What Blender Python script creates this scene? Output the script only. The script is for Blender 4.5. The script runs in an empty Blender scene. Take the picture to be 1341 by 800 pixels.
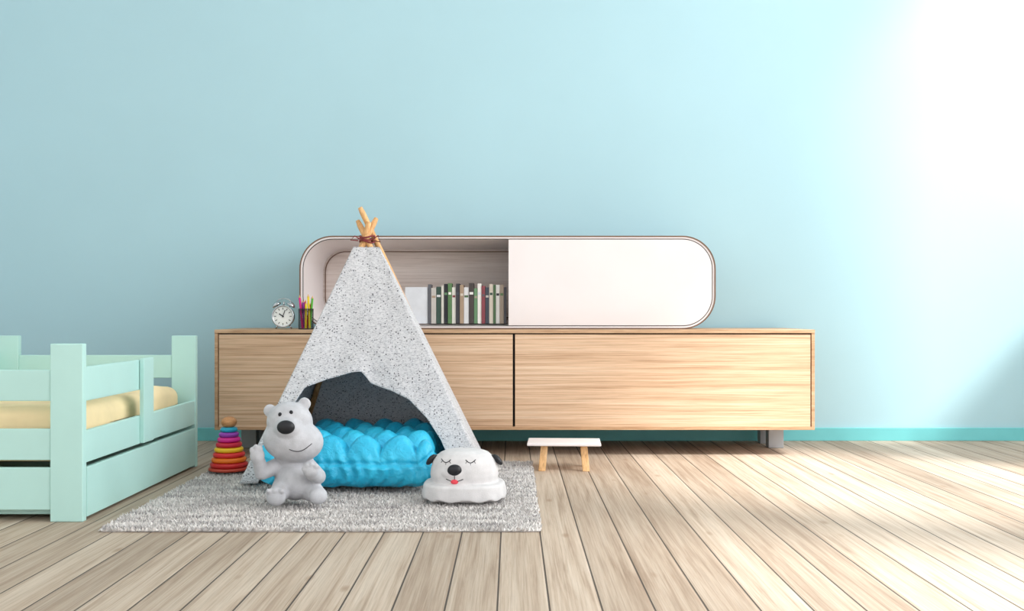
import bpy, bmesh, math, random
import numpy as np
from mathutils import Vector, Matrix, Euler, noise
from mathutils.bvhtree import BVHTree
random.seed(4)
scene = bpy.context.scene
scene.view_settings.view_transform = 'Standard'
scene.view_settings.look = 'None'

# ------------------------------------------------------------ materials
def lin(c):
    o = []
    for v in c:
        v = v/255.0
        o.append(v/12.92 if v <= 0.04045 else ((v+0.055)/1.055)**2.4)
    return (o[0], o[1], o[2], 1.0)

class NT:
    def __init__(s, name):
        s.m = bpy.data.materials.new(name); s.m.use_nodes = True
        s.t = s.m.node_tree; s.b = s.t.nodes['Principled BSDF']
    def n(s, typ, **kw):
        nd = s.t.nodes.new(typ)
        for k, v in kw.items():
            if k in nd.inputs.keys(): nd.inputs[k].default_value = v
            else: setattr(nd, k, v)
        return nd
    def l(s, a, b): s.t.links.new(a, b)
    def coord(s, scale=(1,1,1), rot=(0,0,0)):
        tc = s.n('ShaderNodeTexCoord'); mp = s.n('ShaderNodeMapping')
        mp.inputs['Scale'].default_value = scale; mp.inputs['Rotation'].default_value = rot
        s.l(tc.outputs['Object'], mp.inputs['Vector']); return mp.outputs['Vector']
    def ramp(s, fac, stops):
        r = s.n('ShaderNodeValToRGB')
        while len(r.color_ramp.elements) < len(stops): r.color_ramp.elements.new(0.5)
        for e, (p, c) in zip(r.color_ramp.elements, stops):
            e.position = p; e.color = c if len(c) == 4 else lin(c)
        s.l(fac, r.inputs['Fac']); return r.outputs['Color']
    def mix(s, fac, a, b, mode='MIX'):
        m = s.n('ShaderNodeMix', data_type='RGBA', blend_type=mode)
        if isinstance(fac, float): m.inputs[0].default_value = fac
        else: s.l(fac, m.inputs[0])
        for sock, v in ((m.inputs[6], a), (m.inputs[7], b)):
            if isinstance(v, tuple): sock.default_value = v
            else: s.l(v, sock)
        return m.outputs[2]
    def math(s, op, a, b=None):
        m = s.n('ShaderNodeMath', operation=op)
        for i, v in enumerate((a, b)):
            if v is None: continue
            if isinstance(v, (int, float)): m.inputs[i].default_value = v
            else: s.l(v, m.inputs[i])
        return m.outputs[0]
    def bump(s, h, strength=0.2, dist=0.005):
        b = s.n('ShaderNodeBump'); b.inputs['Strength'].default_value = strength
        b.inputs['Distance'].default_value = dist
        s.l(h, b.inputs['Height']); s.l(b.outputs['Normal'], s.b.inputs['Normal'])

def paint(name, c, rough=0.5, var=0.04, nscale=8.0, bump=0.05, bscale=200.0, metal=0.0, spec=0.4):
    k = NT(name); v = k.coord()
    no = k.n('ShaderNodeTexNoise', Scale=nscale, Detail=3.0); k.l(v, no.inputs['Vector'])
    base = lin(c)
    lo = tuple([x*(1-var*2) for x in base[:3]]+[1.0]); hi = tuple([min(1, x*(1+var)) for x in base[:3]]+[1.0])
    k.l(k.ramp(no.outputs['Fac'], [(0.3, lo), (0.7, hi)]), k.b.inputs['Base Color'])
    k.b.inputs['Roughness'].default_value = rough
    k.b.inputs['Metallic'].default_value = metal
    k.b.inputs['Specular IOR Level'].default_value = spec
    if bump:
        nb = k.n('ShaderNodeTexNoise', Scale=bscale, Detail=2.0); k.l(v, nb.inputs['Vector'])
        k.bump(nb.outputs['Fac'], bump, 0.002)
    return k.m

def wood(name, c_dark, c_mid, c_light, scale, rough=0.55, bump=0.15, dist=0.2, fine=0.6):
    k = NT(name); v = k.coord(scale)
    n1 = k.n('ShaderNodeTexNoise', Scale=1.0, Detail=8.0, Roughness=0.65, Distortion=dist); k.l(v, n1.inputs['Vector'])
    v2 = k.coord(tuple(x*4 for x in scale))
    n2 = k.n('ShaderNodeTexNoise', Scale=1.0, Detail=4.0, Roughness=0.7); k.l(v2, n2.inputs['Vector'])
    c1 = k.ramp(n1.outputs['Fac'], [(0.32, c_dark), (0.5, c_mid), (0.68, c_light)])
    c2 = k.ramp(n2.outputs['Fac'], [(0.3, (196, 188, 180)), (0.55, (255, 255, 255))])
    k.l(k.mix(fine, c1, c2, 'MULTIPLY'), k.b.inputs['Base Color'])
    k.b.inputs['Roughness'].default_value = rough
    k.bump(n2.outputs['Fac'], bump, 0.002)
    return k.m

M = {}
M['wall'] = paint('wall_paint_cyan', (176, 210, 219), 0.8, 0.012, 1.2, 0.05, 120, spec=0.2)
M['white_wall'] = paint('wall_paint_white', (236, 240, 240), 0.85, 0.01, 1.2, 0.04, 120, spec=0.2)
M['base'] = paint('baseboard_teal', (118, 202, 206), 0.5, 0.02)
M['mint'] = paint('mint_lacquer', (186, 226, 219), 0.4, 0.02, 4.0, 0.03, 60)
M['oak'] = wood('oak_veneer', (194, 154, 120), (220, 185, 152), (232, 203, 174), (0.9, 30, 60))
M['oak_v'] = wood('oak_veneer_edge', (172, 134, 98), (196, 158, 122), (212, 178, 144), (2, 30, 40))
M['pale'] = wood('pale_ash_veneer', (212, 196, 188), (222, 209, 202), (229, 218, 212), (0.9, 20, 30), fine=0.35)
M['dark'] = paint('dark_gap', (40, 36, 34), 0.8)
M['wh'] = paint('white_lacquer', (236, 228, 227), 0.4, 0.01, 4.0, 0.0)
M['ply'] = paint('ply_edge', (120, 92, 74), 0.6, 0.05, 40)
M['stick'] = wood('pine_pole', (206, 150, 92), (228, 176, 118), (238, 194, 140), (40, 40, 5))
M['legwood'] = wood('beech_leg', (206, 156, 100), (226, 180, 126), (238, 198, 148), (40, 40, 6))
M['metal'] = paint('chrome_metal', (190, 192, 195), 0.25, 0.02, 8, 0, metal=1.0)
M['steel'] = paint('brushed_steel_foot', (165, 168, 172), 0.4, 0.03, 8, 0.02, metal=0.5)
M['black'] = paint('black_plastic', (26, 27, 32), 0.4, 0.02)
M['mattress'] = paint('mattress_cream_cotton', (250, 226, 180), 0.9, 0.05, 6, 0.3, 60, spec=0.1)
M['slat'] = paint('bed_slat_wood', (232, 200, 144), 0.7)
M['grey'] = paint('toy_matte_grey', (192, 192, 196), 0.75, 0.06, 30, 0.7, 260, spec=0.2)
M['grey2'] = paint('toy_matte_white', (214, 211, 211), 0.75, 0.04, 30, 0.4, 260, spec=0.2)
M['rope'] = paint('rope_red', (132, 58, 58), 0.8)

def fabric(name, c, dens):
    k = NT(name); v = k.coord()
    vo = k.n('ShaderNodeTexVoronoi', Scale=92.0, Randomness=1.0); k.l(v, vo.inputs['Vector'])
    no = k.n('ShaderNodeTexNoise', Scale=9.0, Detail=3.0); k.l(v, no.inputs['Vector'])
    sep = k.n('ShaderNodeSeparateColor'); k.l(vo.outputs['Color'], sep.inputs[0])
    th = k.math('MULTIPLY', sep.outputs[0], dens)
    dot = k.math('LESS_THAN', vo.outputs['Distance'], th)
    dot = k.math('MULTIPLY', dot, 0.85)
    weave = k.n('ShaderNodeTexNoise', Scale=1.0, Detail=3.0, Roughness=0.7); v3 = k.coord((90, 90, 240)); k.l(v3, weave.inputs['Vector'])
    base = k.ramp(no.outputs['Fac'], [(0.35, tuple(int(x*0.96) for x in c)), (0.65, c)])
    w = k.ramp(weave.outputs['Fac'], [(0.36, (184, 186, 192)), (0.54, (255, 255, 255))])
    base = k.mix(0.8, base, w, 'MULTIPLY')
    k.l(k.mix(dot, base, lin((64, 64, 70))), k.b.inputs['Base Color'])
    k.b.inputs['Roughness'].default_value = 0.9
    k.b.inputs['Specular IOR Level'].default_value = 0.1
    k.bump(weave.outputs['Fac'], 0.2, 0.002)
    return k.m
M['fabric'] = fabric('teepee_cotton_flecked', (214, 213, 215), 0.35)

def cushion_mat():
    k = NT('cushion_blue_satin'); v = k.coord()
    no = k.n('ShaderNodeTexNoise', Scale=5.0, Detail=3.0); k.l(v, no.inputs['Vector'])
    k.l(k.ramp(no.outputs['Fac'], [(0.3, (24, 172, 214)), (0.7, (56, 196, 230))]), k.b.inputs['Base Color'])
    k.b.inputs['Roughness'].default_value = 0.4
    n2 = k.n('ShaderNodeTexNoise', Scale=30.0, Detail=3.0, Distortion=1.0); k.l(v, n2.inputs['Vector'])
    k.bump(n2.outputs['Fac'], 0.7, 0.012)
    return k.m
M['blue'] = cushion_mat()

def rug_mat():
    k = NT('rug_grey_wool'); v = k.coord((3.0, 46.0, 0.0))
    n1 = k.n('ShaderNodeTexNoise', Scale=1.0, Detail=3.0, Roughness=0.6); k.l(v, n1.inputs['Vector'])
    v2 = k.coord()
    n2 = k.n('ShaderNodeTexNoise', Scale=70.0, Detail=2.0); k.l(v2, n2.inputs['Vector'])
    a = k.ramp(n1.outputs['Fac'], [(0.36, (170, 166, 165)), (0.5, (210, 205, 202)), (0.62, (236, 231, 227))])
    b = k.ramp(n2.outputs['Fac'], [(0.3, (222, 221, 220)), (0.6, (255, 255, 255))])
    k.l(k.mix(0.8, a, b, 'MULTIPLY'), k.b.inputs['Base Color'])
    k.b.inputs['Roughness'].default_value = 0.95
    k.b.inputs['Specular IOR Level'].default_value = 0.05
    return k.m
M['rug'] = rug_mat()

def floor_mat():
    k = NT('floor_whitewashed_pine')
    tc = k.n('ShaderNodeTexCoord'); sx = k.n('ShaderNodeSeparateXYZ'); k.l(tc.outputs['Object'], sx.inputs[0])
    X, Y = sx.outputs[0], sx.outputs[1]
    W = 0.142
    xi = k.math('DIVIDE', k.math('ADD', X, 20.062), W)
    pid = k.math('FLOOR', xi); fr = k.math('FRACT', xi)
    wn = k.n('ShaderNodeTexWhiteNoise', noise_dimensions='1D'); k.l(pid, wn.inputs['W'])
    rnd = wn.outputs['Value']
    e = k.math('ABSOLUTE', k.math('SUBTRACT', fr, 0.5))
    gap = k.math('GREATER_THAN', e, 0.481)
    soft = k.math('MINIMUM', 1.0, k.math('MULTIPLY', k.math('SUBTRACT', 0.5, e), 14.0))
    cmb = k.n('ShaderNodeCombineXYZ')
    k.l(k.math('ADD', k.math('MULTIPLY', X, 30.0), k.math('MULTIPLY', rnd, 90.0)), cmb.inputs[0])
    k.l(k.math('MULTIPLY', Y, 1.1), cmb.inputs[1])
    k.l(k.math('MULTIPLY', rnd, 50.0), cmb.inputs[2])
    g = k.n('ShaderNodeTexNoise', Scale=1.0, Detail=5.0, Roughness=0.6, Distortion=0.6); k.l(cmb.outputs[0], g.inputs['Vector'])
    cm2 = k.n('ShaderNodeVectorMath', operation='MULTIPLY'); k.l(cmb.outputs[0], cm2.inputs[0]); cm2.inputs[1].default_value = (6, 2.2, 1)
    g2 = k.n('ShaderNodeTexNoise', Scale=1.0, Detail=4.0, Roughness=0.7); k.l(cm2.outputs[0], g2.inputs['Vector'])
    col = k.ramp(g.outputs['Fac'], [(0.3, (172, 152, 134)), (0.48, (198, 181, 164)), (0.68, (211, 197, 182))])
    fine = k.ramp(g2.outputs['Fac'], [(0.3, (206, 200, 195)), (0.58, (255, 255, 255))])
    col = k.mix(0.7, col, fine, 'MULTIPLY')
    tint = k.ramp(rnd, [(0.0, (220, 214, 208)), (0.5, (242, 238, 233)), (1.0, (255, 253, 250))])
    col = k.mix(1.0, col, tint, 'MULTIPLY')
    mp = k.n('ShaderNodeMapping'); mp.inputs['Scale'].default_value = (7.0, 2.6, 1); k.l(tc.outputs['Object'], mp.inputs['Vector'])
    vo = k.n('ShaderNodeTexVoronoi', Scale=1.0); k.l(mp.outputs[0], vo.inputs['Vector'])
    kn = k.ramp(vo.outputs['Distance'], [(0.0, (1, 1, 1, 1)), (0.05, (0.7, 0.7, 0.7, 1)), (0.12, (0, 0, 0, 1))])
    col = k.mix(k.math('MULTIPLY', kn, 0.6), col, lin((138, 108, 82)))
    col = k.mix(k.math('MULTIPLY', gap, 0.92), col, lin((64, 55, 50)))
    k.l(col, k.b.inputs['Base Color'])
    k.b.inputs['Roughness'].default_value = 0.6
    k.b.inputs['Specular IOR Level'].default_value = 0.25
    h = k.math('ADD', k.math('MULTIPLY', soft, 1.0), k.math('MULTIPLY', g2.outputs['Fac'], 0.25))
    k.bump(h, 0.35, 0.004)
    return k.m
M['floor'] = floor_mat()

# ------------------------------------------------------------ mesh builder
def root(name, loc):
    e = bpy.data.objects.new(name, None); e.location = loc; e.empty_display_size = 0.1
    scene.collection.objects.link(e); return e

class MB:
    def __init__(s): s.v = []; s.f = []; s.mi = []
    def add(s, v, f, m=0):
        o = len(s.v); s.v += [tuple(p) for p in v]
        s.f += [tuple(i+o for i in q) for q in f]; s.mi += [m]*len(f)
    def box(s, x0, x1, y0, y1, z0, z1, m=0, mtx=None):
        v = [Vector(p) for p in ((x0,y0,z0),(x1,y0,z0),(x1,y1,z0),(x0,y1,z0),(x0,y0,z1),(x1,y0,z1),(x1,y1,z1),(x0,y1,z1))]
        if mtx: v = [mtx @ p for p in v]
        s.add(v, [(0,3,2,1),(4,5,6,7),(0,1,5,4),(1,2,6,5),(2,3,7,6),(3,0,4,7)], m)
    def tube(s, pts, rad, m=0, seg=14, cap=True):
        pts = [Vector(p) for p in pts]; n = len(pts)
        if isinstance(rad, (int, float)): rad = [rad]*n
        vs = []; up = None
        for i, p in enumerate(pts):
            t = (pts[min(i+1, n-1)]-pts[max(i-1, 0)]).normalized()
            if up is None: up = Vector((0,0,1)) if abs(t.z) < .9 else Vector((1,0,0))
            a = t.cross(up).normalized(); b = a.cross(t).normalized(); up = b
            for j in range(seg):
                an = 2*math.pi*j/seg
                vs.append(p+a*math.cos(an)*rad[i]+b*math.sin(an)*rad[i])
        fs = []
        for i in range(n-1):
            for j in range(seg):
                k = (j+1) % seg
                fs.append((i*seg+j, i*seg+k, (i+1)*seg+k, (i+1)*seg+j))
        if cap:
            fs.append(tuple(range(seg))[::-1]); fs.append(tuple((n-1)*seg+j for j in range(seg)))
        s.add(vs, fs, m)
    def lathe(s, prof, c=(0,0,0), m=0, seg=48, mtx=None):
        vs = []; n = len(prof)
        for r, z in prof:
            for j in range(seg):
                a = 2*math.pi*j/seg
                p = Vector((r*math.cos(a), r*math.sin(a), z))
                if mtx: p = mtx @ p
                vs.append(p+Vector(c))
        fs = [(i*seg+j, i*seg+(j+1) % seg, (i+1)*seg+(j+1) % seg, (i+1)*seg+j) for i in range(n-1) for j in range(seg)]
        fs.append(tuple(range(seg))[::-1]); fs.append(tuple((n-1)*seg+j for j in range(seg)))
        s.add(vs, fs, m)
    def ell(s, c, r, rot=(0,0,0), m=0, nu=28, nv=18):
        R = Euler(rot).to_matrix(); c = Vector(c); vs = []; fs = []
        for i in range(1, nv):
            th = math.pi*i/nv
            for j in range(nu):
                a = 2*math.pi*j/nu
                vs.append(c+R @ Vector((r[0]*math.sin(th)*math.cos(a), r[1]*math.sin(th)*math.sin(a), r[2]*math.cos(th))))
        t = len(vs); vs.append(c+R @ Vector((0,0,r[2]))); vs.append(c+R @ Vector((0,0,-r[2])))
        for i in range(nv-2):
            for j in range(nu):
                k = (j+1) % nu
                fs.append((i*nu+j, (i+1)*nu+j, (i+1)*nu+k, i*nu+k))
        for j in range(nu):
            k = (j+1) % nu
            fs.append((t, j, k)); fs.append((t+1, (nv-2)*nu+k, (nv-2)*nu+j))
        s.add(vs, fs, m)
    def chain(s, pts, rad, m=0):
        for i in range(len(pts)-1):
            a, b = Vector(pts[i]), Vector(pts[i+1]); n = max(2, int((b-a).length/0.008))
            for k in range(n+1):
                t = k/n; r = rad[i]*(1-t)+rad[i+1]*t
                s.ell(a.lerp(b, t), (r, r, r), m=m, nu=14, nv=10)
    def build(s, name, mats, parent=None, smooth=False, bevel=0.0, seg=2):
        me = bpy.data.meshes.new(name); me.from_pydata(s.v, [], s.f)
        for mm in mats: me.materials.append(mm)
        me.polygons.foreach_set('material_index', s.mi)
        if smooth: me.polygons.foreach_set('use_smooth', [True]*len(me.polygons))
        me.update(); me.validate()
        ob = bpy.data.objects.new(name, me); scene.collection.objects.link(ob)
        if bevel:
            b = ob.modifiers.new('bevel', 'BEVEL'); b.width = bevel; b.segments = seg; b.limit_method = 'ANGLE'
        if parent:
            ob.parent = parent; ob.matrix_parent_inverse = Matrix.Translation(-Vector(parent.location))
        return ob

def recalc(ob):
    bm = bmesh.new(); bm.from_mesh(ob.data); bmesh.ops.recalc_face_normals(bm, faces=bm.faces); bm.to_mesh(ob.data); bm.free()

def sbox(name, x0, x1, y0, y1, z0, z1, mat, parent=None, bevel=0.003):
    b = MB(); b.box(x0, x1, y0, y1, z0, z1); return b.build(name, [mat], parent, bevel=bevel)

def remeshed(mb, name, mat, parent, vox=0.005, it=6):
    ob = mb.build(name, [mat], parent, True)
    r = ob.modifiers.new('r', 'REMESH'); r.mode = 'VOXEL'; r.voxel_size = vox; r.use_smooth_shade = True
    sm = ob.modifiers.new('s', 'SMOOTH'); sm.factor = 0.6; sm.iterations = it
    bpy.context.view_layer.update()
    dg = bpy.context.evaluated_depsgraph_get()
    me = bpy.data.meshes.new_from_object(ob.evaluated_get(dg))
    ob.modifiers.clear(); ob.data = me
    me.polygons.foreach_set('use_smooth', [True]*len(me.polygons))
    if not me.materials: me.materials.append(mat)
    me.polygons.foreach_set('material_index', [0]*len(me.polygons))
    bvh = BVHTree.FromPolygons([v.co[:] for v in me.vertices], [tuple(p.vertices) for p in me.polygons])
    return ob, bvh

# ------------------------------------------------------------ room
WY = 6.23; XL = -3.75; XR = 3.95; YB = -1.2; CZ = 4.6
sbox('floor', XL, XR, YB, WY, -0.05, 0.0, M['floor'], bevel=0)
sbox('wall_back', XL, XR, WY, WY+0.12, 0, CZ, M['wall'], bevel=0)
sbox('wall_left', XL-0.12, XL, YB, WY, 0, CZ, M['white_wall'], bevel=0)
sbox('ceiling', XL, XR, YB, WY, CZ, CZ+0.1, M['white_wall'], bevel=0)
sbox('baseboard_back', XL, XR, WY-0.014, WY, 0, 0.082, M['base'])
WINS = [(-0.8, 2.05, 0.9, 3.8), (2.65, 4.6, 0.9, 3.8), (5.30, 6.12, 1.45, 4.5)]
b = MB(); yp = YB
for (a, c, z0, z1) in WINS:
    b.box(XR, XR+0.15, yp, a, 0, CZ); b.box(XR, XR+0.15, a, c, 0, z0); b.box(XR, XR+0.15, a, c, z1, CZ); yp = c
b.box(XR, XR+0.15, yp, WY, 0, CZ)
b.build('wall_right', [M['white_wall']])
for i, (a, c, z0, z1) in enumerate(WINS):
    w = root('window_%d' % (i+1), (XR+0.07, (a+c)/2, (z0+z1)/2))
    f = MB(); t = 0.03
    f.box(XR+0.04, XR+0.1, a, a+t, z0, z1); f.box(XR+0.04, XR+0.1, c-t, c, z0, z1)
    f.box(XR+0.04, XR+0.1, a+t, c-t, z0, z0+t); f.box(XR+0.04, XR+0.1, a+t, c-t, z1-t, z1)
    f.build('frame', [M['wh']], w, bevel=0.004)
    if i < 2: sbox('mullion', XR+0.05, XR+0.09, (a+c)/2-0.03, (a+c)/2+0.03, z0+t, z1-t, M['wh'], w)

# ------------------------------------------------------------ sideboard
SX0, SX1, SY0, SY1, SZ0, SZ1 = -1.663, 1.693, 5.55, 6.19, 0.147, 0.708
sb = root('wooden_sideboard', (0.015, 5.87, 0))
sbox('top_board', SX0, SX1, SY0-0.004, SY1, SZ1-0.02, SZ1, M['oak_v'], sb, 0.0015)
sbox('bottom_board', SX0+0.018, SX1-0.018, SY0, SY1, SZ0, SZ0+0.018, M['oak_v'], sb, 0.001)
sbox('side_left', SX0, SX0+0.018, SY0, SY1, SZ0, SZ1-0.02, M['oak_v'], sb, 0.001)
sbox('side_right', SX1-0.018, SX1, SY0, SY1, SZ0, SZ1-0.02, M['oak_v'], sb, 0.001)
sbox('back_panel', SX0+0.018, SX1-0.018, SY1-0.012, SY1, SZ0+0.018, SZ1-0.02, M['dark'], sb, 0)
sbox('inner_shadow_board', SX0+0.018, SX1-0.018, SY0+0.03, SY0+0.04, SZ0+0.018, SZ1-0.02, M['dark'], sb, 0)
sbox('door_left', SX0+0.023, 0.004, SY0+0.003, SY0+0.024, SZ0+0.006, SZ1-0.027, M['oak'], sb, 0.0015)
sbox('door_right', 0.017, SX1-0.023, SY0+0.003, SY0+0.024, SZ0+0.006, SZ1-0.027, M['oak'], sb, 0.0015)
for i, (x, y) in enumerate(((-1.56, 5.88), (1.565, 5.88), (-1.56, 6.08), (1.565, 6.08))):
    sbox('foot_%d' % (i+1), x-0.045, x+0.045, y, y+0.07, 0.0, SZ0, M['steel'], sb, 0.004)

# ------------------------------------------------------------ rounded cabinet
def rr(x0, x1, z0, z1, r, n=14):
    pts = []
    for cx, cz, a0 in ((x1-r, z1-r, 0), (x0+r, z1-r, 90), (x0+r, z0+r, 180), (x1-r, z0+r, 270)):
        for i in range(n+1):
            a = math.radians(a0+90*i/n); pts.append((cx+r*math.cos(a), cz+r*math.sin(a)))
    return pts
CX0, CX1, CZ0, CZ1, CY0, CY1 = -1.217, 1.166, 0.7085, 1.243, 5.68, 6.17
cab = root('rounded_display_cabinet', (0, 5.92, 0.708))
def ringed(loops, name, mats, mi, close=False):
    b = MB(); n = len(loops[0][0]); vs = []
    for pts, y in loops: vs += [(p[0], y, p[1]) for p in pts]
    k = len(loops)
    for i in range(k if close else k-1):
        i2 = (i+1) % k
        for j in range(n):
            q = (j+1) % n
            b.f.append((i*n+j, i*n+q, i2*n+q, i2*n+j)); b.mi.append(mi[i])
    b.v = vs
    ob = b.build(name, mats, cab); recalc(ob)
    me = ob.data; me.polygons.foreach_set('use_smooth', [True]*len(me.polygons))
    m = ob.modifiers.new('e', 'EDGE_SPLIT'); m.split_angle = math.radians(35)
    return ob
def ins(d, r=0.19, x1=None): return rr(CX0+d, CX1-d, CZ0+d, CZ1-d, r-d)
ringed([(ins(0), CY0), (ins(0.007), CY0), (ins(0.007), CY1), (ins(0), CY1)], 'outer_ply_edge', [M['ply']], [0]*4, True)
ringed([(ins(0.007), CY0+0.004), (ins(0.016), CY0+0.004), (ins(0.05), CY1-0.02), (ins(0.007), CY1-0.02)], 'white_shell',
       [M['wh']], [0, 0, 0, 0], True)
bp = MB(); pts = ins(0.012)
n = len(pts); bp.add([(p[0], CY1-0.035, p[1]) for p in pts]+[(p[0], CY1-0.005, p[1]) for p in pts],
      [tuple(range(n)), tuple(range(n, 2*n))[::-1]]+[(i, (i+1) % n, (i+1) % n+n, i+n) for i in range(n)])
o = bp.build('back_panel', [M['pale']], cab); recalc(o)
ringed([(ins(0.062), CY1-0.042), (ins(0.067), CY1-0.042), (ins(0.067), CY1-0.034), (ins(0.062), CY1-0.034)], 'recess_seam', [M['ply']], [0]*4, True)
d = 0.021; R = 0.19-d
dp = [(-0.02, CZ0+d), (CX1-d-R, CZ0+d)]
dp += [(CX1-d-R+R*math.cos(math.radians(a)), CZ0+d+R+R*math.sin(math.radians(a))) for a in range(-84, 1, 6)]
dp += [(CX1-d-R+R*math.cos(math.radians(a)), CZ1-d-R+R*math.sin(math.radians(a))) for a in range(0, 91, 6)]
dp += [(-0.02, CZ1-d)]
n = len(dp); dm = MB()
dm.add([(p[0], CY0+0.006, p[1]) for p in dp]+[(p[0], CY0+0.026, p[1]) for p in dp],
       [tuple(range(n)), tuple(range(n, 2*n))[::-1]]+[(i, (i+1) % n, (i+1) % n+n, i+n) for i in range(n)])
o = dm.build('sliding_door', [M['wh']], cab, bevel=0.001); recalc(o)
ringed([(ins(0.0163), CY0+0.012), (ins(0.0195), CY0+0.012), (ins(0.0195), CY0+0.02), (ins(0.0163), CY0+0.02)], 'door_gap_shade', [M['dark']], [0]*4, True)  # dark ring set into the door gap, the gap's shade given as colour

# ------------------------------------------------------------ books
cols = [(222,224,230),(96,96,102),(196,190,184),(60,84,74),(210,206,196),(50,50,56),(92,128,84),(236,232,224),(60,60,66),(168,144,122),
        (222,222,224),(74,66,64),(110,150,112),(240,236,230),(140,70,78),(70,76,86),(214,204,190),(84,112,80),(238,236,232),(176,160,144)]
bm_ = [paint('book_cover_%d' % i, c, 0.6, 0.03, 20, 0) for i, c in enumerate(cols)]
bm_.append(paint('book_pages', (236, 228, 210), 0.9))
bk = MB(); PG = len(cols)
def book(x, w, y0, dep, z, h, ci):
    t = 0.002
    bk.box(x, x+t, y0, y0+dep, z, z+h, ci); bk.box(x+w-t, x+w, y0, y0+dep, z, z+h, ci)
    bk.box(x+t, x+w-t, y0, y0+t, z, z+h, ci)
    bk.box(x+t, x+w-t, y0+t, y0+dep-0.004, z+0.004, z+h-0.004, PG)
    if w > 0.018: bk.box(x+0.003, x+w-0.003, y0-0.0008, y0, z+h*0.72, z+h*0.78, (ci+7) % len(cols))
bz = CZ0+0.031
book(-0.622, 0.02, 5.80, 0.09, bz, 0.212, 0)
bk.box(-0.621, -0.49, 5.77, 5.792, bz, bz+0.212, 0)
x = -0.488; i = 0
while x < -0.045:
    w = random.choice([0.014, 0.018, 0.022, 0.028, 0.02])
    book(x, w, 5.76+random.uniform(0, 0.015), 0.12, bz, random.uniform(0.205, 0.236), 1+(i % (len(cols)-1)))
    x += w+0.0012; i += 1
bk.build('row_of_books', bm_, None, bevel=0)

# ------------------------------------------------------------ alarm clock
ck = root('alarm_clock', (-1.292, 5.615, 0.708))
RX = Matrix.Rotation(math.radians(90), 4, 'X')
cx, cy, cz = -1.292, 5.62, 0.708+0.074
c = MB(); c.lathe([(0.05, -0.022), (0.059, -0.02), (0.059, 0.018), (0.063, 0.022), (0.063, 0.026), (0.056, 0.027), (0.055, 0.02)], (cx, cy, cz), 0, 48, RX)
c.build('case', [M['metal']], ck, True)
c = MB(); c.lathe([(0.0555, 0.018), (0.0555, 0.021)], (cx, cy, cz), 0, 48, RX); c.build('dial', [paint('dial_white', (240, 240, 236), 0.6)], ck)
c = MB()
for h in range(12):
    a = math.radians(h*30); m4 = Matrix.Translation((cx, cy-0.0215, cz)) @ Matrix.Rotation(a, 4, 'Y')
    c.box(-0.0018, 0.0018, -0.001, 0.001, 0.038, 0.049, 0, m4)
for a, L_, w in ((-55, 0.026, 0.0026), (20, 0.038, 0.002)):
    m4 = Matrix.Translation((cx, cy-0.0235, cz)) @ Matrix.Rotation(math.radians(a), 4, 'Y'); c.box(-w, w, -0.001, 0.001, -0.006, L_, 0, m4)
c.build('numerals_and_hands', [M['black']], ck)
c = MB()
for s in (-1, 1):
    m4 = Matrix.Rotation(math.radians(32*s), 4, 'Y')
    c.lathe([(0.026, 0), (0.0255, 0.006), (0.021, 0.014), (0.011, 0.020), (0.002, 0.022)], (cx+s*0.038, cy, cz+0.060), 0, 24, m4)
    c.tube([(cx+s*0.03, cy, cz-0.045), (cx+s*0.045, cy, 0.712)], [0.005, 0.004])
    c.tube([(cx+s*0.028, cy, cz+0.048), (cx+s*0.038, cy, cz+0.062)], 0.003)
c.tube([(cx-0.042, cy, cz+0.080), (cx-0.027, cy, cz+0.096), (cx, cy, cz+0.102), (cx+0.027, cy, cz+0.096), (cx+0.042, cy, cz+0.080)], 0.0028)
c.tube([(cx, cy, cz+0.056), (cx, cy, cz+0.082)], [0.003, 0.006])
c.build('bells_handle_feet', [M['metal']], ck, True)

# ------------------------------------------------------------ pencil cup
pc = root('pencil_cup', (-1.165, 5.61, 0.708)); px, py = -1.165, 5.615
c = MB(); nb, nh = 40, 16; vs = [(px+0.041*math.cos(2*math.pi*j/nb), py+0.041*math.sin(2*math.pi*j/nb), 0.709+0.112*i/nh) for i in range(nh+1) for j in range(nb)]
c.add(vs, [(i*nb+j, i*nb+(j+1) % nb, (i+1)*nb+(j+1) % nb, (i+1)*nb+j) for i in range(nh) for j in range(nb)])
o = c.build('wire_mesh', [M['black']], pc); w = o.modifiers.new('w', 'WIREFRAME'); w.thickness = 0.0013
c = MB(); c.lathe([(0.042, 0), (0.042, 0.004)], (px, py, 0.708)); c.lathe([(0.0405, 0.112), (0.0425, 0.112), (0.0425, 0.117), (0.0405, 0.117), (0.0405, 0.112)], (px, py, 0.708)); c.build('rims', [M['black']], pc)
pm = [paint('pencil_%d' % i, q, 0.4) for i, q in enumerate([(226,30,130),(150,40,170),(240,210,30),(90,180,60),(230,60,50)])]+[M['stick']]
c = MB()
for i, (bx, by, tx, ty, h, col) in enumerate(((-.02,0,-.035,-.01,.195,0),(-.01,.01,-.02,.01,.165,1),(.0,-.015,.005,-.02,.155,2),(.02,0,.012,.0,.2,2),(.02,.01,.036,.005,.19,3),(.0,.02,.022,.02,.15,4),(-.02,.015,-.008,.03,.17,0))):
    a = Vector((px+bx, py+by, 0.714)); t = Vector((px+tx, py+ty, 0.708+h)); q = a.lerp(t, 0.92)
    c.tube([a, q], 0.0066, col, 6); c.tube([q, t], [0.0066, 0.0008], 5, 6)
c.build('pencils', pm, pc)

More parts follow.
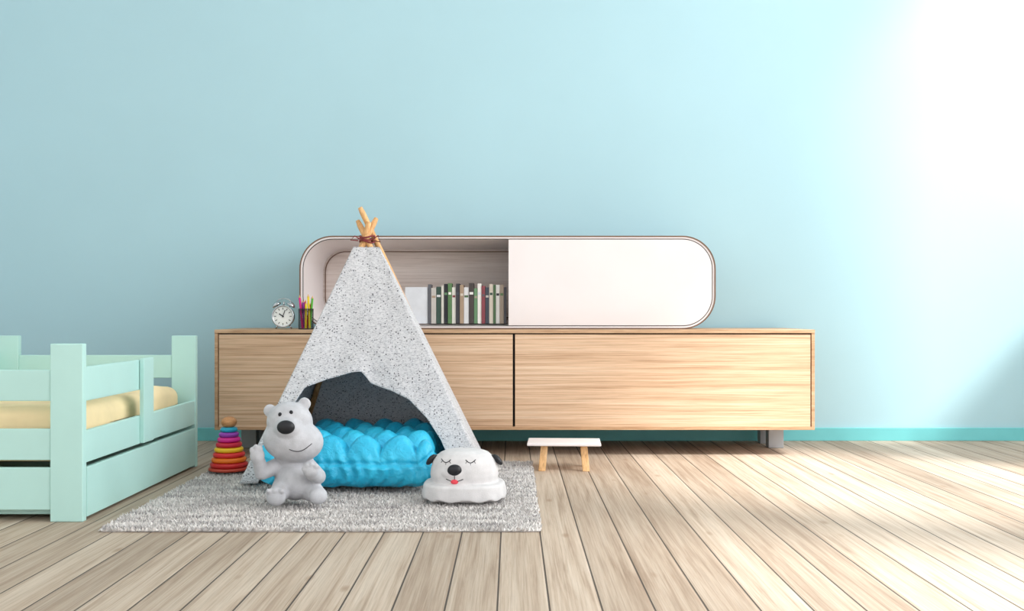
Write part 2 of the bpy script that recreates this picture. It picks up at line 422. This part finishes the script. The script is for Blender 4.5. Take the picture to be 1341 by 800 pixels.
# ------------------------------------------------------------ bed
bed = root('childrens_bed', (-2.15, 4.5, 0)); mt = M['mint']
BX0, BX1, BY0, BY1 = -2.69, -1.643, 3.80, 5.19
for i, (x0, y0) in enumerate(((BX1-0.126, BY0), (BX1-0.126, BY1-0.035), (BX0, BY0), (BX0, BY1-0.035))):
    sbox('post_%d' % (i+1), x0, x0+0.126, y0, y0+0.035, 0, 0.683, mt, bed, 0.004)
fx = BX1-0.028
for tag, xa in (('right', fx), ('left', BX0)):
    sbox('side_rail_'+tag, xa, xa+0.024, BY0+0.035, BY1-0.035, 0.222, 0.345, mt, bed, 0.003)
sbox('guard_rail', fx, fx+0.022, BY0+0.035, 4.46, 0.46, 0.592, mt, bed)
sbox('guard_upright', fx+0.024, fx+0.044, 4.39, 4.51, 0.225, 0.60, mt, bed)
sbox('guard_rail_left', BX0, BX0+0.022, BY0+0.035, BY1-0.035, 0.46, 0.592, mt, bed)
for tag, ya in (('foot', BY0+0.006), ('head', BY1-0.029)):
    sbox(tag+'_top_board', BX0+0.126, BX1-0.126, ya, ya+0.022, 0.463, 0.582, mt, bed)
    sbox(tag+'_low_board', BX0+0.126, BX1-0.126, ya, ya+0.022, 0.236, 0.356, mt, bed)
    sbox(tag+'_drawer_board', BX0+0.126, BX1-0.126, ya, ya+0.022, 0.045, 0.208, mt, bed)
sbox('drawer_front', fx+0.006, fx+0.028, BY0+0.04, BY1-0.04, 0.012, 0.205, mt, bed)
sbox('drawer_box', BX0+0.14, fx+0.004, BY0+0.05, BY1-0.05, 0.02, 0.15, mt, bed)
sl = MB()
for i in range(9):
    y = BY0+0.08+i*0.145; sl.box(BX0+0.03, fx-0.002, y, y+0.08, 0.222, 0.24)
sl.build('slats', [M['slat']], bed)
def md(p):
    q = noise.noise(Vector((p.x*3, p.y*4, 1.0)))*0.016+noise.noise(Vector((p.x*9, p.y*9, 3.0)))*0.006
    return Vector((p.x, p.y, p.z+(q if p.z > 0 else 0)))
def gridbox(c, a, b_, h, r, res, disp):
    bm = bmesh.new(); bmesh.ops.create_cube(bm, size=2.0)
    bmesh.ops.subdivide_edges(bm, edges=bm.edges, cuts=res, use_grid_fill=True)
    for v in bm.verts:
        p = Vector((v.co.x*a, v.co.y*b_, v.co.z*h))
        q = Vector((max(-a+r, min(a-r, p.x)), max(-b_+r, min(b_-r, p.y)), max(-h+r, min(h-r, p.z))))
        dd = p-q
        if dd.length > 1e-6: p = q+dd.normalized()*r
        v.co = disp(p)+Vector(c)
    bm.verts.index_update()
    vs = [v.co.copy() for v in bm.verts]; fs = [tuple(v.index for v in f.verts) for f in bm.faces]; bm.free()
    return vs, fs
vs, fs = gridbox(((BX0+fx)/2, (BY0+BY1)/2, 0.338), 0.47, 0.63, 0.095, 0.055, 60, md)
m_ = MB(); m_.add(vs, fs); m_.build('mattress', [M['mattress']], bed, True)

# ------------------------------------------------------------ rug
RX0, RX1, RY0, RY1 = -1.50, 0.10, 3.63, 5.27
rg = root('shaggy_rug', ((RX0+RX1)/2, (RY0+RY1)/2, 0))
sbox('backing', RX0, RX1, RY0, RY1, 0.0, 0.008, M['rug'], rg, 0)
rng = np.random.default_rng(2)
st = 0.0105
gx, gy = np.meshgrid(np.arange(RX0-0.006, RX1+0.006, st), np.arange(RY0-0.006, RY1+0.006, st))
cx_ = gx.ravel()+rng.uniform(-.004, .004, gx.size); cy_ = gy.ravel()+rng.uniform(-.004, .004, gx.size)
N = cx_.size; ang = rng.uniform(0, 6.28, N); rad = rng.uniform(.006, .0095, N); hh = rng.uniform(.014, .024, N)
lx = rng.uniform(-.010, .010, N); ly = rng.uniform(-.010, .010, N)
V = np.zeros((N, 4, 3))
for k in range(3):
    V[:, k, 0] = cx_+rad*np.cos(ang+k*2.094); V[:, k, 1] = cy_+rad*np.sin(ang+k*2.094); V[:, k, 2] = 0.006
V[:, 3, 0] = cx_+lx; V[:, 3, 1] = cy_+ly; V[:, 3, 2] = hh
idx = np.arange(N)*4
F = np.stack([np.stack([idx, idx+1, idx+3], 1), np.stack([idx+1, idx+2, idx+3], 1), np.stack([idx+2, idx, idx+3], 1)], 1).reshape(-1, 3)
me = bpy.data.meshes.new('pile'); me.from_pydata(V.reshape(-1, 3).tolist(), [], F.tolist()); me.materials.append(M['rug'])
o = bpy.data.objects.new('pile', me); scene.collection.objects.link(o); o.parent = rg; o.matrix_parent_inverse = Matrix.Translation(-rg.location)
GZ = 0.0245

# ------------------------------------------------------------ teepee
tp = root('teepee_tent', (-0.667, 4.95, GZ))
B = {'fl': Vector((-1.235, 4.50, 0.028)), 'fr': Vector((-0.100, 4.50, 0.028)), 'br': Vector((-0.150, 5.36, 0.028)), 'bl': Vector((-1.185, 5.36, 0.028))}
T = {'fl': Vector((-0.780, 4.89, 1.125)), 'fr': Vector((-0.660, 4.89, 1.125)), 'br': Vector((-0.660, 5.01, 1.125)), 'bl': Vector((-0.780, 5.01, 1.125))}
hem = [(0, 0), (.075, 0), (.085, .30), (.12, .385), (.25, .425), (.40, .45), (.47, .455), (.50, .435), (.53, .41), (.66, .375), (.76, .335), (.83, .26), (.865, .17), (.88, .0), (1, 0)]
def hv(u):
    for (a, b1), (c_, d1) in zip(hem, hem[1:]):
        if u <= c_: return b1+(d1-b1)*(u-a)/(c_-a)
    return 0
def panel(a, b_, nm, front=False):
    nu, nv = (110, 60) if front else (30, 40)
    vs = []; outn = (B[b_]-B[a]).cross(T[a]-B[a]).normalized()
    for i in range(nv+1):
        for j in range(nu+1):
            u = j/nu; v0 = hv(u) if front else 0.0; v = v0+(1-v0)*i/nv
            p = B[a].lerp(B[b_], u).lerp(T[a].lerp(T[b_], u), v)
            if front:
                e = max(0, 1-(v-v0)/0.14); cen = 1-abs(2*u-1)
                off = 0.012*math.sin(u*19)*e*cen*(1 if v0 > .1 else .2)+0.008*noise.noise(Vector((u*3, v*3, 0)))*min(1, cen*4)
            else:
                off = 0.01*noise.noise(Vector((u*2, v*2, 5)))*(1-abs(2*u-1))
            if front: off -= 0.012*math.sin(math.pi*u)*math.sin(math.pi*min(1, v))
            vs.append(p+outn*off)
    fs = [(i*(nu+1)+j, i*(nu+1)+j+1, (i+1)*(nu+1)+j+1, (i+1)*(nu+1)+j) for i in range(nv) for j in range(nu)]
    m = MB(); m.add(vs, fs); o = m.build(nm, [M['fabric']], tp, True)
    s = o.modifiers.new('s', 'SOLIDIFY'); s.thickness = 0.004; s.offset = 0
panel('fl', 'fr', 'front_panel', True); panel('fr', 'br', 'right_panel'); panel('br', 'bl', 'back_panel'); panel('bl', 'fl', 'left_panel')
tips = {'fl': (-0.680, 4.975, 1.275), 'fr': (-0.772, 4.97, 1.262), 'br': (-0.755, 4.93, 1.325), 'bl': (-0.708, 4.92, 1.250)}
p_ = MB()
for k, t in tips.items():
    c0 = Vector((-0.72, 4.95, 0)); b0 = B[k]+(c0-B[k])*0.05; b0.z = GZ+0.004
    p_.tube([b0, b0.lerp(Vector(t), .98), Vector(t)], [0.0145, 0.0145, 0.011], 0, 14)
p_.build('poles', [M['stick']], tp, True)
r_ = MB()
for k in range(3):
    z = 1.155+k*0.012
    r_.tube([(-0.722+0.036*math.cos(a), 4.95+0.045*math.sin(a), z+0.006*math.sin(a*2+k)) for a in np.linspace(0, 6.2832, 25)], 0.0042, 0, 8)
r_.tube([(-.75, 4.91, 1.165), (-.775, 4.89, 1.18), (-.795, 4.89, 1.16), (-.76, 4.90, 1.158)], .003, 0, 8)
r_.tube([(-.69, 4.91, 1.165), (-.66, 4.89, 1.182), (-.65, 4.89, 1.15), (-.68, 4.90, 1.158)], .003, 0, 8)
r_.build('rope_tie', [M['rope']], tp, True)

# ------------------------------------------------------------ cushion
def cd(p):
    q = p.copy(); a, b_, h = 0.37, 0.43, 0.085
    S = 0.150; SYY = 0.172
    row = math.floor((p.y+b_)/SYY)
    ty = abs(math.sin(math.pi*(p.y+b_)/SYY)); tx = abs(math.sin(math.pi*(p.x/S+(0.5 if row % 2 else 0.0))))
    side = 1-min(1, max(0, p.z/h))
    if p.z > 0:
        w = min(1, p.z/h)**0.5
        q.z += w*(0.078*(tx**0.55)*(ty**0.6)-0.026)
    rad_ = Vector((p.x, p.y, 0)); Lr = rad_.length
    if Lr > 0.2:
        nrm = rad_.normalized()
        s2 = side if p.z > 0 else 1-0.5*abs(p.z)/h
        fold = 0.007*math.sin((p.x+p.y)*110+5*noise.noise(p*8))*s2+0.022*noise.noise(Vector((p.x*12, p.y*12, p.z*7)))*s2
        q += nrm*fold
        q += nrm*0.016*s2
        q -= nrm*0.012*math.exp(-((p.z-0.035)/0.010)**2)
    q += Vector((noise.noise(p*20), noise.noise(p*20+Vector((9, 0, 0))), noise.noise(p*22+Vector((0, 7, 0)))))*0.006
    return q
vs, fs = gridbox((-0.725, 4.735, GZ+0.10), 0.37, 0.43, 0.085, 0.06, 140, cd)
m_ = MB(); m_.add(vs, fs); m_.build('tufted_floor_cushion', [M['blue']], None, True)

# ------------------------------------------------------------ polar bear toy
BO = Vector((-0.905, 4.08, GZ+0.003)); br = root('polar_bear_toy', BO)
def L(x, y, z): return BO+Vector((x, y, z))
b = MB()
b.ell(L(.012, .02, .105), (.086, .080, .100))
b.ell(L(.02, -.015, .085), (.078, .075, .078))
tilt = math.radians(8)
b.ell(L(.010, -.02, .252), (.124, .098, .090), (0, tilt, 0))
b.ell(L(-.006, -.01, .325), (.094, .082, .086), (0, tilt, 0))
b.ell(L(.004, -.07, .306), (.060, .062, .050))
b.ell(L(.0, .0, .19), (.07, .06, .05))
for ex, ez in ((-.090, .372), (.052, .400)):
    b.ell(L(ex, 0, ez), (.027, .015, .027)); b.chain([L(ex*.7, 0, ez-.03), L(ex, 0, ez-.01)], [.022, .018])
b.chain([L(-.06, -.01, .145), L(-.112, -.045, .125), L(-.118, -.075, .18)], [.034, .031, .026])
b.ell(L(-.120, -.085, .198), (.03, .022, .034))
for q in ((-.140, .222), (-.124, .233), (-.106, .226)): b.ell(L(q[0], -.09, q[1]), (.011, .011, .014))
b.chain([L(.07, -.01, .145), L(.118, -.05, .110), L(.105, -.11, .130)], [.034, .032, .027])
b.ell(L(.103, -.122, .143), (.032, .026, .028))
for q in ((.078, .153), (.09, .167), (.108, .170), (.126, .163)): b.ell(L(q[0], -.132, q[1]), (.011, .012, .012))
b.chain([L(-.03, 0, .06), L(-.035, -.10, .045)], [.05, .036]); b.ell(L(-.036, -.118, .042), (.040, .024, .040))
b.chain([L(.06, 0, .06), L(.118, -.07, .04)], [.052, .036]); b.ell(L(.125, -.085, .037), (.038, .026, .035), (0, 0, .5))
for q in (-.062, -.036, -.010): b.ell(L(q, -.135, .066), (.012, .01, .011))
bear, bvh = remeshed(b, 'body', M['grey'], br, 0.0042, 5)
def onsurf(bv, x, z, off=0.0, y0=2.0):
    h = bv.ray_cast(Vector((x, y0, z)), Vector((0, 1, 0)))
    return (h[0]+Vector((0, off, 0)), h[1]) if h[0] else (None, None)
f = MB()
p, n_ = onsurf(bvh, BO.x+.004, BO.z+.318, -0.002); f.ell(p+Vector((0, .006, 0)), (.036, .018, .028))
for ex, ez in ((-.030, .364), (.014, .372)):
    p, n_ = onsurf(bvh, BO.x+ex, BO.z+ez); f.ell(p, (.0075, .005, .009))
def facecurve(bv, O, pts, r, mb, m=0):
    out = []
    for (x, z) in pts:
        p, n_ = onsurf(bv, O.x+x, O.z+z, -0.0006)
        if p: out.append(p)
    if len(out) > 2: mb.tube(out, r, m, 8)
facecurve(bvh, BO, [(.015+.085*t, .228-.018*math.sin(t*math.pi)+.02*t) for t in np.linspace(0, 1, 14)], .0016, f)
f.build('nose_eyes_mouth', [M['black']], br, True)

# ------------------------------------------------------------ dog pouf toy
DO = Vector((-0.200, 4.175, GZ+0.001)); dg = root('dog_shaped_pouf', DO)
def superlathe(b, rx, ry, prof, e, wav=None, seg=120, cy0=0):
    vs = []; n = len(prof)
    for i, (k, z) in enumerate(prof):
        for j in range(seg):
            t = 2*math.pi*j/seg; c_, s_ = math.cos(t), math.sin(t)
            w = wav(t, k, z) if wav else (0, 0)
            X = rx*k*math.copysign(abs(c_)**e, c_)*(1+w[0]); Y = ry*k*math.copysign(abs(s_)**e, s_)*(1+w[0])
            vs.append(DO+Vector((X, Y+cy0, z+w[1])))
    fs = [(i*seg+j, i*seg+(j+1) % seg, (i+1)*seg+(j+1) % seg, (i+1)*seg+j) for i in range(n-1) for j in range(seg)]
    fs += [tuple(range(seg))[::-1], tuple((n-1)*seg+j for j in range(seg))]
    b.add(vs, fs)
b = MB()
superlathe(b, .168, .150, [(.90, .0), (1.04, .003), (1.04, .02), (1.025, .045), (1.01, .062), (.96, .070), (.6, .072)], .75,
           lambda t, k, z: (.020*math.sin(t*12+1)*(1-z/.075), (.005*(1+math.sin(t*12+1)) if z < .03 else 0)))
superlathe(b, .143, .122, [(.94, .055), (.97, .075), (1.0, .10), (.98, .125), (.93, .15), (.84, .172), (.70, .190), (.5, .2005), (.25, .205), (.05, .206)], .85, cy0=.005)
b.ell(DO+Vector((-.032, -.085, .115)), (.062, .036, .032))
for s in (-1, 1): b.ell(DO+Vector((.112*s, .0, .165)), (.034, .022, .016), (0, .35*s, 0))
dog, dv = remeshed(b, 'body', M['grey2'], dg, 0.004, 3)
f = MB()
for s in (-1, 1):
    f.ell(DO+Vector((.140*s, -.010, .160)), (.028, .018, .013), (0, .85*s, 0)); f.ell(DO+Vector((.128*s, -.006, .168)), (.022, .016, .012), (0, .3*s, 0))
p, _ = onsurf(dv, DO.x-.035, DO.z+.130); f.ell(p+Vector((0, .006, 0)), (.030, .016, .025))
for ex in (-.072, .03):
    facecurve(dv, DO, [(ex-.020+.040*t, .172-.012*math.sin(math.pi*t)) for t in np.linspace(0, 1, 10)], .0018, f)
    for t in (.15, .5, .85):
        x0 = ex-.020+.040*t; z0 = .172-.012*math.sin(math.pi*t)
        facecurve(dv, DO, [(x0+(t-.5)*.006*k, z0-.003*k) for k in range(4)], .001, f)
facecurve(dv, DO, [(-.035, .11), (-.035, .105), (-.035, .098), (-.035, .092)], .0014, f)
facecurve(dv, DO, [(-.07+.07*t, .095-.010*math.sin(math.pi*t)) for t in np.linspace(0, 1, 12)], .0016, f)
f.build('ears_nose_eyes', [M['black']], dg, True)
f = MB(); p, _ = onsurf(dv, DO.x-.035, DO.z+.084); f.ell(p, (.016, .006, .010))
f.build('tongue', [paint('tongue_pink', (226, 70, 84), 0.5)], dg, True)

# ------------------------------------------------------------ stacking ring toy
SO = Vector((-1.397, 4.90, GZ+.001)); sr = root('stacking_ring_toy', SO)
rc = [(206,40,44),(240,120,30),(226,48,52),(246,196,40),(206,30,60),(214,40,140),(150,60,170),(40,160,190)]
rm = [paint('ring_%d' % i, c_, 0.35) for i, c_ in enumerate(rc)]
b = MB(); b.lathe([(.085, 0), (.097, .003), (.099, .01), (.095, .016), (.02, .018)], SO); b.build('base', [paint('ring_base', (190, 70, 50), .4)], sr, True)
z = .017; b = MB()
for i in range(8):
    R_ = .092-.0072*i; h = .0245; k = h/2
    prof = [(.011, z)]+[(R_-k+k*math.cos(a), z+k+k*math.sin(a)) for a in np.linspace(-math.pi/2, math.pi/2, 9)]+[(.011, z+h)]
    b.lathe(prof, SO, i); z += h
b.build('rings', rm, sr, True)
b = MB(); b.lathe([(.010, .02), (.010, z+.006)], SO); b.ell(SO+Vector((0, 0, z+.024)), (.038, .038, .029)); b.build('peg_and_ball', [wood('toy_wood', (170,112,66), (196,138,88), (212,158,108), (12,12,30))], sr, True)

# ------------------------------------------------------------ small stool
so = root('small_step_stool', (0.25, 5.1, 0))
mz = Matrix.Translation((0.268, 5.115, 0)) @ Matrix.Rotation(math.radians(-3), 4, 'Z')
b = MB(); b.box(-.187, .187, -.11, .11, .128, .143, 0, mz); b.build('seat', [M['wh']], so, bevel=.005, seg=3)
b = MB()
for sx in (-1, 1):
    for sy in (-1, 1):
        v = []
        for (zz, ox, oy) in ((0, .112, .085), (.128, .10, .055)):
            for dx, dy in ((-.018, -.011), (.018, -.011), (.018, .011), (-.018, .011)):
                v.append(mz @ Vector((sx*ox+dx, sy*oy+dy, zz)))
        b.add(v, [(0,3,2,1),(4,5,6,7),(0,1,5,4),(1,2,6,5),(2,3,7,6),(3,0,4,7)])
    b.box(sx*.10-.012, sx*.10+.012, -.045, .045, .10, .128, 0, mz)
b.build('legs', [M['legwood']], so, bevel=.003)

# ------------------------------------------------------------ light
w = bpy.data.worlds.new('sky'); scene.world = w; w.use_nodes = True
bg = w.node_tree.nodes['Background']; bg.inputs[0].default_value = (0.97, 0.98, 1.0, 1); bg.inputs[1].default_value = 1.25
sun = bpy.data.lights.new('sun', 'SUN'); sun.energy = 6.5; sun.angle = math.radians(9); sun.color = (1, .975, .94)
so_ = bpy.data.objects.new('sun', sun); scene.collection.objects.link(so_)
so_.rotation_euler = Vector((-0.75, 0.38, -0.80)).to_track_quat('-Z', 'Y').to_euler()
for i, (a, c_, z0, z1) in enumerate(WINS):
    al = bpy.data.lights.new('window_skylight_%d' % (i+1), 'AREA'); al.shape = 'RECTANGLE'; al.size = z1-z0; al.size_y = c_-a
    al.energy = 18*(z1-z0)*(c_-a); al.color = (.97, .985, 1)
    ao = bpy.data.objects.new('window_skylight_%d' % (i+1), al); scene.collection.objects.link(ao)
    ao.location = (XR+0.25, (a+c_)/2, (z0+z1)/2); ao.rotation_euler = Vector((-1, 0, 0)).to_track_quat('-Z', 'Z').to_euler()

cam = bpy.data.cameras.new('camera'); co = bpy.data.objects.new('camera', cam); scene.collection.objects.link(co)
co.location = (0, 0, 0.8); co.rotation_euler = (math.radians(90), 0, 0)
cam.sensor_fit = 'HORIZONTAL'; cam.sensor_width = 36; cam.lens = 36*1300/1341; cam.shift_y = 10/1341
scene.camera = co
